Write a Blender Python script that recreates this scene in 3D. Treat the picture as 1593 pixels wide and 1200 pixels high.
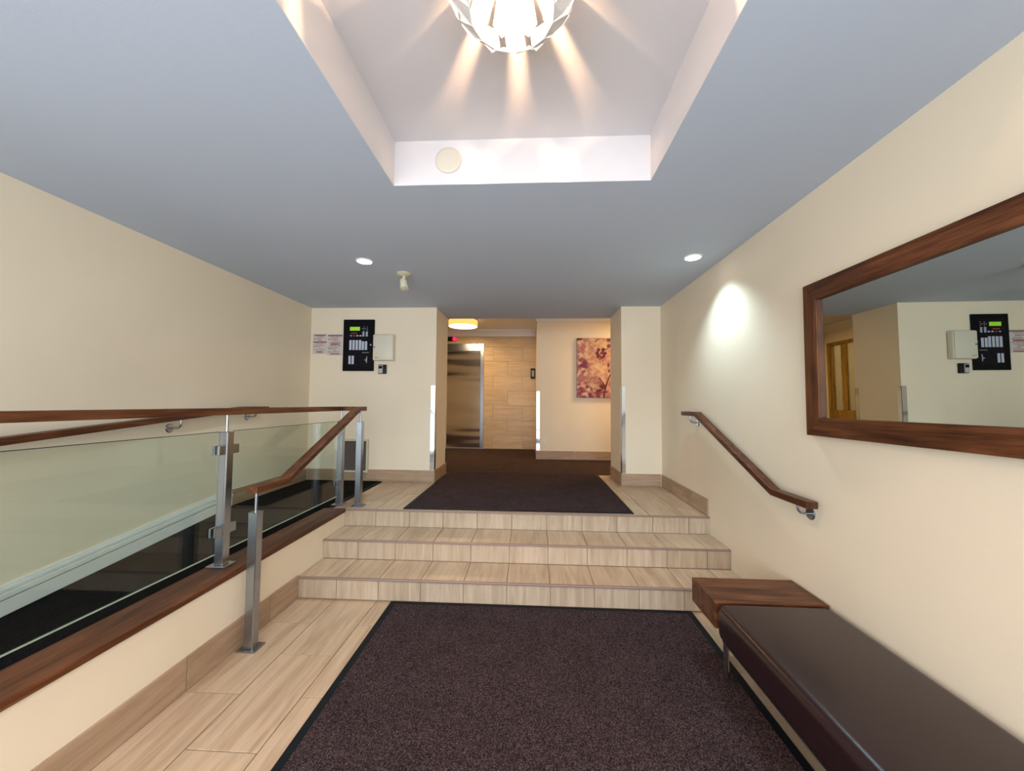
import bpy, bmesh, math, random
from mathutils import Vector, Matrix, noise
random.seed(7)
for o in list(bpy.data.objects): bpy.data.objects.remove(o)
SC = bpy.context.scene
COL = SC.collection
PI = math.pi

# ------------------------------------------------------------------ camera
camd = bpy.data.cameras.new('camera')
camd.sensor_fit = 'HORIZONTAL'; camd.sensor_width = 36; camd.lens = 600.0/1593*36
camd.clip_start = 0.02
cam = bpy.data.objects.new('camera', camd); COL.objects.link(cam)
Rv = Vector((0.99870006, 0.05038088, 0.00774271)); Uv = Vector((-0.0053439, -0.04757517, 0.99885337)); Fv = Vector((-0.05069147, 0.9975963, 0.04724409))
cam.matrix_world = Matrix(((Rv.x, Uv.x, -Fv.x, 0), (Rv.y, Uv.y, -Fv.y, 0), (Rv.z, Uv.z, -Fv.z, 1.35), (0, 0, 0, 1)))
SC.camera = cam

# ------------------------------------------------------------------ world, daylight, exposure
SC.view_settings.view_transform = 'Standard'; SC.view_settings.look = 'None'
SC.view_settings.gamma = 1.0; SC.view_settings.use_curve_mapping = False
SC.view_settings.exposure = 0.35
w = bpy.data.worlds.new('world'); SC.world = w; w.use_nodes = True
w.node_tree.nodes['Background'].inputs[0].default_value = (0.62, 0.78, 1.0, 1)
w.node_tree.nodes['Background'].inputs[1].default_value = 1.0

def lamp(name, kind, loc, energy, color, rot=(0, 0, 0), **kw):
    l = bpy.data.lights.new(name, kind); l.energy = energy; l.color = color
    for k, v in kw.items(): setattr(l, k, v)
    o = bpy.data.objects.new(name, l); COL.objects.link(o); o.location = loc; o.rotation_euler = rot
    return o
# daylight entering through the glazed entrance behind the camera
lamp('entrance_daylight', 'AREA', (-0.62, -1.42, 1.3), 118, (0.88, 0.94, 1.0), (PI/2, 0, 0), shape='RECTANGLE', size=3.9, size_y=2.1)
# downlights (front pair has housings below; rear pair is assumed, unseen, with none)
DL = [(-1.337, 2.964), (1.225, 2.961), (-1.337, -0.75), (1.225, -0.75)]
for x, y in DL:
    lamp('downlight_beam', 'SPOT', (x, y, 2.468), 72, (0.62, 0.86, 1.0), (0, 0, 0), spot_size=math.radians(112), spot_blend=0.75, shadow_soft_size=0.05)
# chandelier bulb, corridor lamps
CH = Vector((-0.062, 1.05, 2.585))
lamp('chandelier_bulb', 'POINT', CH, 60, (1.0, 0.59, 0.34), shadow_soft_size=0.016)
LAMPS = [(-1.25, 6.9), (1.95, 5.8)]
for x, y in LAMPS:
    lamp('corridor_bulb', 'AREA', (x, y, 2.735), 23, (1.0, 0.68, 0.36), (0, 0, 0), shape='DISK', size=0.42)
lamp('room_bulb', 'POINT', (-3.4, 7.2, 2.5), 8, (1.0, 0.75, 0.42), shadow_soft_size=0.1)

# ------------------------------------------------------------------ dimensions (metres)
XL, XR, XW = -1.608, 1.471, -2.642
Z, ZC, YW, YH = 0.431, 2.48, 4.459, 5.066
YN = (2.640, 2.963, 3.296); RS = Z/3
XCL, XCR = -1.123, 1.026
RX0, RX1, RY0, RY1, RZ = -0.725, 0.5975, 0.17, 1.927, 2.7165
YE, YP, XP, XE, ZK = 7.885, 6.492, 0.085, -2.80, 2.87
YF = -1.5

# ------------------------------------------------------------------ materials
def mat(name):
    m = bpy.data.materials.new(name); m.use_nodes = True
    nt = m.node_tree; b = nt.nodes['Principled BSDF']
    return m, nt, b
def setp(b, **k):
    names = dict(color='Base Color', rough='Roughness', metal='Metallic', spec='Specular IOR Level', trans='Transmission Weight',
                 ior='IOR', coat='Coat Weight', coatr='Coat Roughness', ec='Emission Color', es='Emission Strength', sheen='Sheen Weight', aniso='Anisotropic')
    for a, v in k.items():
        b.inputs[names[a]].default_value = (*v, 1) if isinstance(v, tuple) and len(v) == 3 else v
def simple(name, color, rough=0.5, **k):
    m, nt, b = mat(name); setp(b, color=color, rough=rough, **k); return m
def coords(nt, scale, rnd=True, kind='Object'):
    tc = nt.nodes.new('ShaderNodeTexCoord'); mp = nt.nodes.new('ShaderNodeMapping')
    mp.inputs['Scale'].default_value = scale
    nt.links.new(tc.outputs[kind], mp.inputs['Vector'])
    if rnd:
        oi = nt.nodes.new('ShaderNodeObjectInfo'); mu = nt.nodes.new('ShaderNodeVectorMath'); mu.operation = 'SCALE'
        cb = nt.nodes.new('ShaderNodeCombineXYZ')
        for i in range(3): nt.links.new(oi.outputs['Random'], cb.inputs[i])
        mu.inputs['Scale'].default_value = 37.0
        nt.links.new(cb.outputs[0], mu.inputs[0]); nt.links.new(mu.outputs[0], mp.inputs['Location'])
        return mp, oi
    return mp, None
def noise_n(nt, vec, scale, detail=4, rough=0.5, dist=0.0):
    n = nt.nodes.new('ShaderNodeTexNoise'); n.inputs['Scale'].default_value = scale; n.inputs['Detail'].default_value = detail
    n.inputs['Roughness'].default_value = rough; n.inputs['Distortion'].default_value = dist
    nt.links.new(vec, n.inputs['Vector']); return n
def ramp(nt, fac, stops):
    r = nt.nodes.new('ShaderNodeValToRGB'); e = r.color_ramp.elements
    e[0].position, e[0].color = stops[0][0], (*stops[0][1], 1); e[1].position, e[1].color = stops[-1][0], (*stops[-1][1], 1)
    for p, c in stops[1:-1]:
        q = e.new(p); q.color = (*c, 1)
    nt.links.new(fac, r.inputs[0]); return r
def bump(nt, b, h, strength, dist):
    bp = nt.nodes.new('ShaderNodeBump'); bp.inputs['Strength'].default_value = strength; bp.inputs['Distance'].default_value = dist
    nt.links.new(h, bp.inputs['Height']); nt.links.new(bp.outputs[0], b.inputs['Normal'])
def paint(name, color, rough=0.6, spec=0.35, var=0.03):
    m, nt, b = mat(name); setp(b, rough=rough, spec=spec)
    mp, _ = coords(nt, (1, 1, 1), False)
    n = noise_n(nt, mp.outputs[0], 1.3, 3)
    c0 = tuple(c*(1-var) for c in color); c1 = tuple(min(1, c*(1+var)) for c in color)
    r = ramp(nt, n.outputs[0], [(0.3, c0), (0.7, c1)]); nt.links.new(r.outputs[0], b.inputs['Base Color'])
    n2 = noise_n(nt, mp.outputs[0], 260, 2); bump(nt, b, n2.outputs[0], 0.12, 0.002)
    return m
def tile_mat(name, dark, mid, light, rough=0.38):
    m, nt, b = mat(name); setp(b, rough=rough, spec=0.4)
    mp, oi = coords(nt, (1.6, 17, 17))
    n = noise_n(nt, mp.outputs[0], 1.0, 7, 0.62, 0.9)
    r = ramp(nt, n.outputs[0], [(0.30, dark), (0.5, mid), (0.68, light)])
    mp2, _ = coords(nt, (5, 90, 90)); n2 = noise_n(nt, mp2.outputs[0], 1.0, 3, 0.5)
    mx = nt.nodes.new('ShaderNodeMix'); mx.data_type = 'RGBA'; mx.blend_type = 'MULTIPLY'; mx.inputs[0].default_value = 1.0
    r2 = ramp(nt, n2.outputs[0], [(0.3, (0.90, 0.89, 0.88)), (0.6, (1, 1, 1))])
    nt.links.new(r.outputs[0], mx.inputs[6]); nt.links.new(r2.outputs[0], mx.inputs[7])
    mx2 = nt.nodes.new('ShaderNodeMix'); mx2.data_type = 'RGBA'; mx2.blend_type = 'MULTIPLY'; mx2.inputs[0].default_value = 1.0
    r3 = ramp(nt, oi.outputs['Random'], [(0.0, (0.92, 0.91, 0.90)), (1.0, (1.0, 1.0, 1.0))])
    nt.links.new(mx.outputs[2], mx2.inputs[6]); nt.links.new(r3.outputs[0], mx2.inputs[7])
    nt.links.new(mx2.outputs[2], b.inputs['Base Color'])
    bump(nt, b, n2.outputs[0], 0.06, 0.001)
    return m
def wood(name, axis, dark=(0.036, 0.010, 0.004), mid=(0.105, 0.034, 0.012), light=(0.20, 0.072, 0.027), rough=0.42):
    m, nt, b = mat(name); setp(b, rough=rough, spec=0.25)
    s = [15, 15, 15]; s[axis] = 1.3
    mp, _ = coords(nt, tuple(s)); n = noise_n(nt, mp.outputs[0], 1.0, 8, 0.6, 1.3)
    r = ramp(nt, n.outputs[0], [(0.30, dark), (0.5, mid), (0.70, light)])
    s2 = [150, 150, 150]; s2[axis] = 6
    mp2, _ = coords(nt, tuple(s2)); n2 = noise_n(nt, mp2.outputs[0], 1.0, 2)
    mx = nt.nodes.new('ShaderNodeMix'); mx.data_type = 'RGBA'; mx.blend_type = 'MULTIPLY'; mx.inputs[0].default_value = 1
    r2 = ramp(nt, n2.outputs[0], [(0.32, (0.62, 0.58, 0.55)), (0.55, (1, 1, 1))])
    nt.links.new(r.outputs[0], mx.inputs[6]); nt.links.new(r2.outputs[0], mx.inputs[7]); nt.links.new(mx.outputs[2], b.inputs['Base Color'])
    bump(nt, b, n2.outputs[0], 0.08, 0.001)
    return m
def steel(name, axis=2, color=(0.38, 0.415, 0.47), rough=0.25, wave=0.0):
    m, nt, b = mat(name); setp(b, color=color, metal=1.0)
    s = [700, 700, 700]; s[axis] = 5
    mp, _ = coords(nt, tuple(s)); n = noise_n(nt, mp.outputs[0], 1.0, 3)
    r = nt.nodes.new('ShaderNodeMapRange'); r.inputs['To Min'].default_value = rough*0.93; r.inputs['To Max'].default_value = rough*1.08
    nt.links.new(n.outputs[0], r.inputs['Value']); nt.links.new(r.outputs[0], b.inputs['Roughness'])
    if wave:
        mp2, _ = coords(nt, (0.5, 1, 3.2)); n2 = noise_n(nt, mp2.outputs[0], 1.0, 1); bump(nt, b, n2.outputs[0], 1.0, wave)
    
    return m
def carpet(name, dark, mid, light, scale=230, rough=0.95):
    m, nt, b = mat(name); setp(b, rough=rough, spec=0.05)
    mp, _ = coords(nt, (1, 0.75, 1), False); n = noise_n(nt, mp.outputs[0], scale, 3, 0.7)
    n3 = noise_n(nt, mp.outputs[0], 7, 3)
    r = ramp(nt, n.outputs[0], [(0.34, dark), (0.5, mid), (0.66, light)])
    r3 = ramp(nt, n3.outputs[0], [(0.3, (0.86, 0.86, 0.86)), (0.7, (1.08, 1.08, 1.08))])
    mx = nt.nodes.new('ShaderNodeMix'); mx.data_type = 'RGBA'; mx.blend_type = 'MULTIPLY'; mx.inputs[0].default_value = 1
    nt.links.new(r.outputs[0], mx.inputs[6]); nt.links.new(r3.outputs[0], mx.inputs[7]); nt.links.new(mx.outputs[2], b.inputs['Base Color'])
    bump(nt, b, n.outputs[0], 0.6, 0.004)
    return m
def attr_mat(name, rough=0.7, spec=0.2):
    m, nt, b = mat(name); setp(b, rough=rough, spec=spec)
    a = nt.nodes.new('ShaderNodeAttribute'); a.attribute_name = 'Col'; nt.links.new(a.outputs['Color'], b.inputs['Base Color']); return m
def glass_sheet(name, tint, refl=0.9, ior=1.5):
    m = bpy.data.materials.new(name); m.use_nodes = True; nt = m.node_tree; nt.nodes.clear()
    out = nt.nodes.new('ShaderNodeOutputMaterial'); mx = nt.nodes.new('ShaderNodeMixShader')
    t = nt.nodes.new('ShaderNodeBsdfTransparent'); t.inputs[0].default_value = (*tint, 1)
    g = nt.nodes.new('ShaderNodeBsdfGlossy'); g.inputs['Roughness'].default_value = 0.0; g.inputs['Color'].default_value = (refl, refl, refl, 1)
    lw = nt.nodes.new('ShaderNodeLayerWeight'); lw.inputs[0].default_value = 0.5
    pw = nt.nodes.new('ShaderNodeMath'); pw.operation = 'POWER'; pw.inputs[1].default_value = 4.5
    nt.links.new(lw.outputs['Facing'], pw.inputs[0])
    f = nt.nodes.new('ShaderNodeMath'); f.operation = 'MULTIPLY_ADD'; f.inputs[1].default_value = 0.9; f.inputs[2].default_value = 0.035
    nt.links.new(pw.outputs[0], f.inputs[0])
    nt.links.new(f.outputs[0], mx.inputs[0]); nt.links.new(t.outputs[0], mx.inputs[1]); nt.links.new(g.outputs[0], mx.inputs[2]); nt.links.new(mx.outputs[0], out.inputs[0])
    return m
def emis(name, color, s, base=(0.8, 0.8, 0.8)):
    return simple(name, base, 0.5, ec=color, es=s)

M = {}
M['wall'] = paint('cream_wall_paint', (0.83, 0.715, 0.54))
M['ceil'] = paint('daylight_tinted_ceiling_paint', (0.515, 0.575, 0.675), 0.7, 0.2, 0.015)  # blue cast of the daylight is put into the ceiling colour
M['recess'] = paint('white_recess_paint', (0.70, 0.675, 0.68), 0.6)
M['white'] = paint('white_trim_paint', (0.82, 0.80, 0.76), 0.45)
M['tile'] = tile_mat('beige_wood_look_tile', (0.42, 0.275, 0.17), (0.535, 0.37, 0.235), (0.63, 0.455, 0.305))
M['riser'] = tile_mat('pale_riser_tile', (0.43, 0.325, 0.22), (0.52, 0.405, 0.285), (0.62, 0.50, 0.375), 0.45)
M['walltile'] = tile_mat('warm_lit_wall_tile', (0.50, 0.34, 0.17), (0.61, 0.43, 0.23), (0.70, 0.51, 0.29))  # same beige tile, warmth of the corridor lamps put into its colour
M['basetile'] = tile_mat('brown_baseboard_tile', (0.33, 0.215, 0.135), (0.42, 0.285, 0.18), (0.50, 0.35, 0.235), 0.45)
M['grout'] = simple('tan_grout', (0.24, 0.185, 0.14), 0.9)
M['wgrout'] = simple('pale_grout', (0.62, 0.56, 0.47), 0.9)
M['nosing'] = simple('bronze_nosing_strip', (0.30, 0.20, 0.16), 0.42, metal=0.25)
M['woodx'] = wood('walnut_x', 0); M['woody'] = wood('walnut_y', 1); M['woodz'] = wood('walnut_z', 2)
M['steel'] = steel('brushed_steel'); M['steely'] = steel('brushed_steel_bracket', 1, rough=0.22)
M['door'] = steel('elevator_steel', 0, (0.50, 0.50, 0.52), 0.15, 0.035)
M['guard'] = steel('polished_guard_steel', 2, (0.66, 0.68, 0.70), 0.12, 0.025)
M['mat'] = carpet('entrance_mat_pile', (0.008, 0.0045, 0.005), (0.035, 0.021, 0.021), (0.135, 0.092, 0.094))
M['hall'] = carpet('corridor_carpet_pile', (0.012, 0.007, 0.006), (0.046, 0.028, 0.024), (0.16, 0.105, 0.092), 170)
M['ramp'] = carpet('ramp_carpet_pile', (0.003, 0.003, 0.003), (0.008, 0.007, 0.007), (0.022, 0.019, 0.018), 200)
M['rubber'] = simple('black_rubber', (0.006, 0.007, 0.009), 0.6, spec=0.15)
M['glass'] = glass_sheet('green_tinted_glass', (0.875, 0.918, 0.885))
M['mirror'] = simple('mirror_silver', (0.68, 0.73, 0.69), 0.0, metal=1.0)
M['black'] = simple('black_enamel', (0.004, 0.004, 0.006), 0.3, spec=0.12)
M['blackp'] = simple('black_plastic', (0.008, 0.008, 0.010), 0.45, spec=0.2)
M['grey'] = simple('grey_plastic', (0.30, 0.30, 0.31), 0.5)
M['cream'] = simple('cream_metal', (0.70, 0.65, 0.52), 0.4)
M['creamd'] = simple('aged_cream_plastic', (0.62, 0.54, 0.38), 0.45)
M['strip'] = simple('printed_label_strip', (0.50, 0.53, 0.63), 0.5)
M['led'] = simple('red_indicator', (0.35, 0.05, 0.04), 0.4)
M['lcd'] = emis('green_display', (0.30, 0.62, 0.02), 0.55, (0.1, 0.25, 0.01))
M['lens_red'] = emis('red_lens', (1.0, 0.02, 0.14), 0.9, (0.5, 0.01, 0.06))
M['shadew'] = simple('white_shade_metal', (0.72, 0.70, 0.68), 0.42)
M['bulb'] = emis('glowing_bulb', (1.0, 0.80, 0.52), 5)
M['diff'] = emis('downlight_diffuser', (0.88, 0.95, 1.0), 7)
M['drum'] = simple('amber_fabric_shade', (0.72, 0.45, 0.16), 0.8, ec=(1.0, 0.56, 0.14), es=0.95)
M['drumd'] = emis('lamp_diffuser', (1.0, 0.86, 0.60), 3.0)
M['attr'] = attr_mat('printed_surface')
M['disc'] = simple('cream_cover_plate', (0.66, 0.60, 0.50), 0.5)
M['oak'] = wood('honey_oak', 2, (0.30, 0.16, 0.03), (0.42, 0.24, 0.05), (0.52, 0.32, 0.08))
M['louver'] = simple('grey_grille_enamel', (0.16, 0.13, 0.11), 0.5)
M['dark'] = simple('dark_void', (0.01, 0.01, 0.01), 0.8)
m, nt, b = mat('brown_leather'); setp(b, color=(0.020, 0.008, 0.009), rough=0.28, spec=0.36)
mp, _ = coords(nt, (1, 1, 1), False); n = noise_n(nt, mp.outputs[0], 330, 3, 0.6); bump(nt, b, n.outputs[0], 0.22, 0.0008); M['leather'] = m
m, nt, b = mat('frosted_glass'); setp(b, color=(0.92, 0.90, 0.78), rough=0.22, trans=0.92); M['frost'] = m

# ------------------------------------------------------------------ helpers
def tag(o, label=None, cat=None, group=None, kind=None):
    if label: o['label'] = label
    if cat: o['category'] = cat
    if group: o['group'] = group
    if kind: o['kind'] = kind
    return o
def thing(name, loc, label, cat, group=None):
    o = bpy.data.objects.new(name, None); COL.objects.link(o); o.location = loc; o.empty_display_size = 0.05
    return tag(o, label, cat, group)
def wloc(o):
    v = Vector((0, 0, 0))
    while o is not None: v += o.location; o = o.parent
    return v
def obj(name, bm, mats, parent=None, smooth=False, origin=None):
    """geometry in world coordinates; the origin goes to the parent's place (or to origin)"""
    base = wloc(parent) if parent else Vector((0, 0, 0))
    org = Vector(origin) if origin is not None else (base if parent else Vector((0, 0, 0)))
    bmesh.ops.translate(bm, verts=bm.verts, vec=-org)
    me = bpy.data.meshes.new(name); bm.to_mesh(me); bm.free()
    for mm in (mats if isinstance(mats, (list, tuple)) else [mats]): me.materials.append(mm)
    if smooth:
        me.polygons.foreach_set('use_smooth', [True]*len(me.polygons))
        try: me.set_sharp_from_angle(angle=math.radians(35))
        except Exception: pass
    o = bpy.data.objects.new(name, me); COL.objects.link(o)
    o.location = org - base
    if parent: o.parent = parent
    return o
def box(bm, x0, x1, y0, y1, z0, z1, bev=0.0, seg=1, mi=0):
    vs = [bm.verts.new(p) for p in ((x0, y0, z0), (x1, y0, z0), (x1, y1, z0), (x0, y1, z0), (x0, y0, z1), (x1, y0, z1), (x1, y1, z1), (x0, y1, z1))]
    fs = [bm.faces.new([vs[i] for i in f]) for f in ((3, 2, 1, 0), (4, 5, 6, 7), (0, 1, 5, 4), (1, 2, 6, 5), (2, 3, 7, 6), (3, 0, 4, 7))]
    for f in fs: f.material_index = mi
    if bev:
        es = {e for f in fs for e in f.edges}
        bmesh.ops.bevel(bm, geom=list(es), offset=bev, segments=seg, profile=0.5, affect='EDGES')
    return bm
def B(*a, **k): return box(bmesh.new(), *a, **k)
def prism(poly, axis, a0, a1, bev=0.0, bm=None):
    """poly: 2D points in the two other axes (order x,y,z minus axis)"""
    bm = bm or bmesh.new()
    def P3(p, a):
        if axis == 0: return (a, p[0], p[1])
        if axis == 1: return (p[0], a, p[1])
        return (p[0], p[1], a)
    lo = [bm.verts.new(P3(p, a0)) for p in poly]; hi = [bm.verts.new(P3(p, a1)) for p in poly]
    fs = [bm.faces.new(lo[::-1]), bm.faces.new(hi)]
    n = len(poly)
    for i in range(n): fs.append(bm.faces.new((lo[i], lo[(i+1) % n], hi[(i+1) % n], hi[i])))
    bmesh.ops.recalc_face_normals(bm, faces=fs)
    if bev: bmesh.ops.bevel(bm, geom=list({e for f in fs for e in f.edges}), offset=bev, segments=2, profile=0.5, affect='EDGES')
    return bm
def tube(pts, r, seg=12, bm=None, cap=True):
    bm = bm or bmesh.new(); pts = [Vector(p) for p in pts]; rings = []
    rad = r if isinstance(r, (list, tuple)) else [r]*len(pts)
    up = None
    for i, p in enumerate(pts):
        t = (pts[min(i+1, len(pts)-1)] - pts[max(i-1, 0)]).normalized()
        if up is None:
            up = Vector((0, 0, 1)) if abs(t.z) < 0.9 else Vector((1, 0, 0))
        s = t.cross(up).normalized(); up = s.cross(t).normalized()
        rings.append([bm.verts.new(p + (s*math.cos(2*PI*k/seg) + up*math.sin(2*PI*k/seg))*rad[i]) for k in range(seg)])
    for a, c in zip(rings, rings[1:]):
        for k in range(seg): bm.faces.new((a[k], a[(k+1) % seg], c[(k+1) % seg], c[k]))
    if cap: bm.faces.new(rings[0][::-1]); bm.faces.new(rings[-1])
    bmesh.ops.recalc_face_normals(bm, faces=bm.faces[:])
    return bm
def disc_stack(center, axis, prof, seg=32, bm=None):
    """revolved solid: prof = [(distance along axis, radius)...], closed at both ends"""
    c = Vector(center); a = Vector(axis).normalized()
    return tube([c + a*d for d, r in prof], [max(r, 1e-4) for d, r in prof], seg, bm)

_cache = {}
def tile_mesh(lu, lv, th, ch, m):
    key = (round(lu, 3), round(lv, 3), round(th, 4), m.name)
    if key in _cache: return _cache[key]
    bm = bmesh.new(); a, c = lu/2, lv/2
    lo = [bm.verts.new(p) for p in ((-a, -c, 0), (a, -c, 0), (a, c, 0), (-a, c, 0))]
    md = [bm.verts.new((v.co.x, v.co.y, th-ch)) for v in lo]
    hi = [bm.verts.new((v.co.x*(1-ch/a), v.co.y*(1-ch/c), th)) for v in lo]
    bm.faces.new(lo[::-1]); bm.faces.new(hi)
    for i in range(4):
        j = (i+1) % 4; bm.faces.new((lo[i], lo[j], md[j], md[i])); bm.faces.new((md[i], md[j], hi[j], hi[i]))
    me = bpy.data.meshes.new('tile'); bm.to_mesh(me); bm.free(); me.materials.append(m); _cache[key] = me
    return me
def put_tile(parent, o, u, v, n, u0, u1, v0, v1, th, m, gap=0.004, name='tile', swap=False):
    """one tile on the plane o + u*a + v*b, raised th along n; grain runs along u (v when swap)"""
    lu, lv = u1-u0-gap, v1-v0-gap
    if lu < 0.012 or lv < 0.012: return
    ctr = o + u*((u0+u1)/2) + v*((v0+v1)/2)
    if swap: X, Y_, lu, lv = v, -u, lv, lu
    else: X, Y_ = u, v
    t = bpy.data.objects.new(name, tile_mesh(lu, lv, th, 0.0012, m)); COL.objects.link(t); t.parent = parent
    R = Matrix((X, Y_, n)).transposed().to_4x4()
    t.matrix_local = Matrix.Translation(ctr - wloc(parent)) @ R
    return t
def tile_grid(parent, o, u, v, n, U0, U1, V0, V1, tu, tv, start, vstart, th, m, holes=(), swap=False, gap=0.004):
    """courses along u, stacked in v; start(k) = offset of joints of course k"""
    o, u, v, n = Vector(o), Vector(u), Vector(v), Vector(n)
    k = math.floor((V0-vstart)/tv + 1e-6)
    while vstart + k*tv < V1 - 1e-6:
        v0, v1 = max(V0, vstart+k*tv), min(V1, vstart+(k+1)*tv)
        s = start(k); j = math.floor((U0-s)/tu + 1e-6)
        while s + j*tu < U1 - 1e-6:
            u0, u1 = max(U0, s+j*tu), min(U1, s+(j+1)*tu)
            segs = [(u0, u1, v0, v1)]
            for (a0, a1, b0, b1) in holes:
                ns = []
                for (p0, p1, q0, q1) in segs:
                    if p1 <= a0 or p0 >= a1 or q1 <= b0 or q0 >= b1: ns.append((p0, p1, q0, q1)); continue
                    if p0 < a0: ns.append((p0, a0, q0, q1))
                    if p1 > a1: ns.append((a1, p1, q0, q1))
                    if q1 > b1: ns.append((max(p0, a0), min(p1, a1), b1, q1))
                segs = ns
            for sg in segs: put_tile(parent, o, u, v, n, *sg, th, m, gap, 'tile', swap)
            j += 1
        k += 1
def struct(name, bm, m, label=None, parent=None):
    o = obj(name, bm, m, parent)
    if not parent: tag(o, label, None, None, 'structure')
    return o

# ------------------------------------------------------------------ the shell
TH = 0.009   # tile thickness
fl = struct('floor', B(XL, XR, YF, YN[0]+0.03, -0.1, -TH), M['grout'], 'lower lobby floor of long beige wood-look tiles below the steps')
tile_grid(fl, (0, 0, -TH), (0, 1, 0), (-1, 0, 0), (0, 0, 1), YF, YN[0]+0.008, -XR, -XL, 0.575, 0.291,
          lambda k: 0.0 + (1.783 if k % 2 else 1.497) , 1.046, TH, M['tile'])
# stairs
bm = bmesh.new()
for i in range(3):
    y1 = YN[i+1]+0.012 if i < 2 else YN[2]+0.02
    box(bm, XL, XR, YN[i]+0.01+TH, y1 if i < 2 else YN[2]+0.05, -0.1 if i == 0 else RS*i-TH-0.02, RS*(i+1)-TH)
box(bm, XL, XR, YN[2]+0.05, YH+0.03, -0.1, Z-TH)
box(bm, XW, XL, YN[2]+0.02, YH+0.03, -0.1, Z-TH)
M['sgrout'] = simple('sand_grout', (0.40, 0.33, 0.26), 0.9)
st = struct('staircase', bm, M['sgrout'], 'three tiled steps rising from the lower lobby to the landing')
SX = XL+0.275
for i in range(3):
    z0, z1 = RS*i, RS*(i+1)
    tile_grid(st, (0, YN[i]+0.01+TH, 0), (1, 0, 0), (0, 0, 1), (0, -1, 0), XL, XR, z0, z1-0.012, 0.293, 1.0, lambda k: SX, z0, TH, M['riser'], swap=True)
    if i < 2:
        tile_grid(st, (0, 0, z1-TH), (1, 0, 0), (0, 1, 0), (0, 0, 1), XL, XR, YN[i]+0.022, YN[i+1]+0.01, 0.293, 1.0, lambda k: SX+0.0, YN[i]+0.022, TH, M['tile'], swap=True)
    obj('nosing_strip', B(XL+0.001, XR-0.001, YN[i], YN[i]+0.021, z1-0.012, z1+0.001, bev=0.003, seg=2), M['nosing'], st)
# landing
ld = struct('floor_landing', B(XL-0.11, XR, YN[2]+0.024, YH+0.03, Z-TH-0.004, Z-TH), M['grout'], 'upper landing floor of beige tiles beside the dark runner')
tile_grid(ld, (0, 0, Z-TH), (0, 1, 0), (-1, 0, 0), (0, 0, 1), YN[2]+0.022, YH+0.03, -XR, -(XL-0.11), 0.575, 0.291,
          lambda k: 3.87 if k % 2 else 3.58, -0.988, TH, M['tile'])
struct('floor_corridor', B(XE, 3.6, YH+0.03, YE, Z-0.2, Z-0.002), M['hall'], 'brown carpet floor of the elevator corridor')
# ramp
def rz(y): return Z - 0.109*(YN[2]+0.02-y)
yb = YN[2]+0.02 - Z/0.109
struct('floor_ramp', prism([(yb, -0.1), (YN[2]+0.02, -0.1), (YN[2]+0.02, Z-0.006), (yb, -0.006)], 0, XW, -1.77), M['ramp'], 'dark carpeted ramp rising behind the glass railing')
bm = prism([(YN[2]+0.0, Z), (YW-0.012, Z), (YW-0.012, Z+0.010), (YN[2]+0.0, Z+0.006)], 0, XW+0.013, -1.765)
o = obj('ramp_mat', bm, M['ramp']); tag(o, 'black ribbed mat on the landing between ramp top and vent grille', 'mat')
bm = B(-1.765, -1.728, YN[2]+0.05, YW-0.012, Z, Z+0.007, bev=0.002); obj('rubber_border', bm, M['rubber'], o)
# walls
struct('wall_left', B(XW-0.12, XW, YF, YW, -0.1, ZC+0.39), M['wall'], 'long cream wall beside the ramp')
struct('wall_right', B(XR, XR+0.12, YF, YW, -0.1, ZC+0.39), M['wall'], 'cream wall carrying the large mirror and the stair handrail')
struct('wall_back_left', B(XE-0.1, XCL, YW, YH, -0.1, ZK), M['wall'], 'cream wall with the alarm panel, left of the corridor opening')
struct('wall_back_right', B(XCR, 3.6, YW, YH, -0.1, ZK), M['wall'], 'narrow cream pillar right of the corridor opening')
struct('wall_knee', B(-1.765, XL, YF, YN[2]+0.018, -0.1, 0.405), M['wall'], 'low cream wall under the wooden ledge beside the steps')
bm = B(-1.787, XL+0.012, YF, YN[2]+0.004, 0.405, 0.437, bev=0.004, seg=2)
struct('trim_1', bm, M['woody'], 'flat walnut ledge capping the low wall, carrying the steel posts')
# ceiling with the lit recess
bm = bmesh.new()
x0, x1 = XW-0.12, XR+0.12
box(bm, x0, RX0, YF, YH, ZC, ZK); box(bm, RX1, x1, YF, YH, ZC, ZK)
box(bm, RX0, RX1, YF, RY0, ZC, ZK); box(bm, RX0, RX1, RY1, YH, ZC, ZK); box(bm, RX0, RX1, RY0, RY1, RZ, ZK)
bm.faces.ensure_lookup_table()
for f in bm.faces:
    c = f.calc_center_median(); n = f.normal
    f.normal_update(); n = f.normal
    if (abs(n.z) < 0.5 or abs(c.z-RZ) < 0.01) and RX0-0.01 < c.x < RX1+0.01 and RY0-0.01 < c.y < RY1+0.01: f.material_index = 1
struct('ceiling', bm, [M['ceil'], M['recess']], 'flat ceiling, daylight blue put into its colour, with a deep square recess around the chandelier')
# thin white liners so that only the recess band is white
bm = bmesh.new(); e = 0.003
box(bm, RX0, RX0+e, RY0, RY1, ZC, RZ); box(bm, RX1-e, RX1, RY0, RY1, ZC, RZ)
box(bm, RX0+e, RX1-e, RY1-e, RY1, ZC, RZ); box(bm, RX0+e, RX1-e, RY0, RY0+e, ZC, RZ)
struct('trim_2', bm, M['recess'], 'white painted sides of the ceiling recess')
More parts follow.
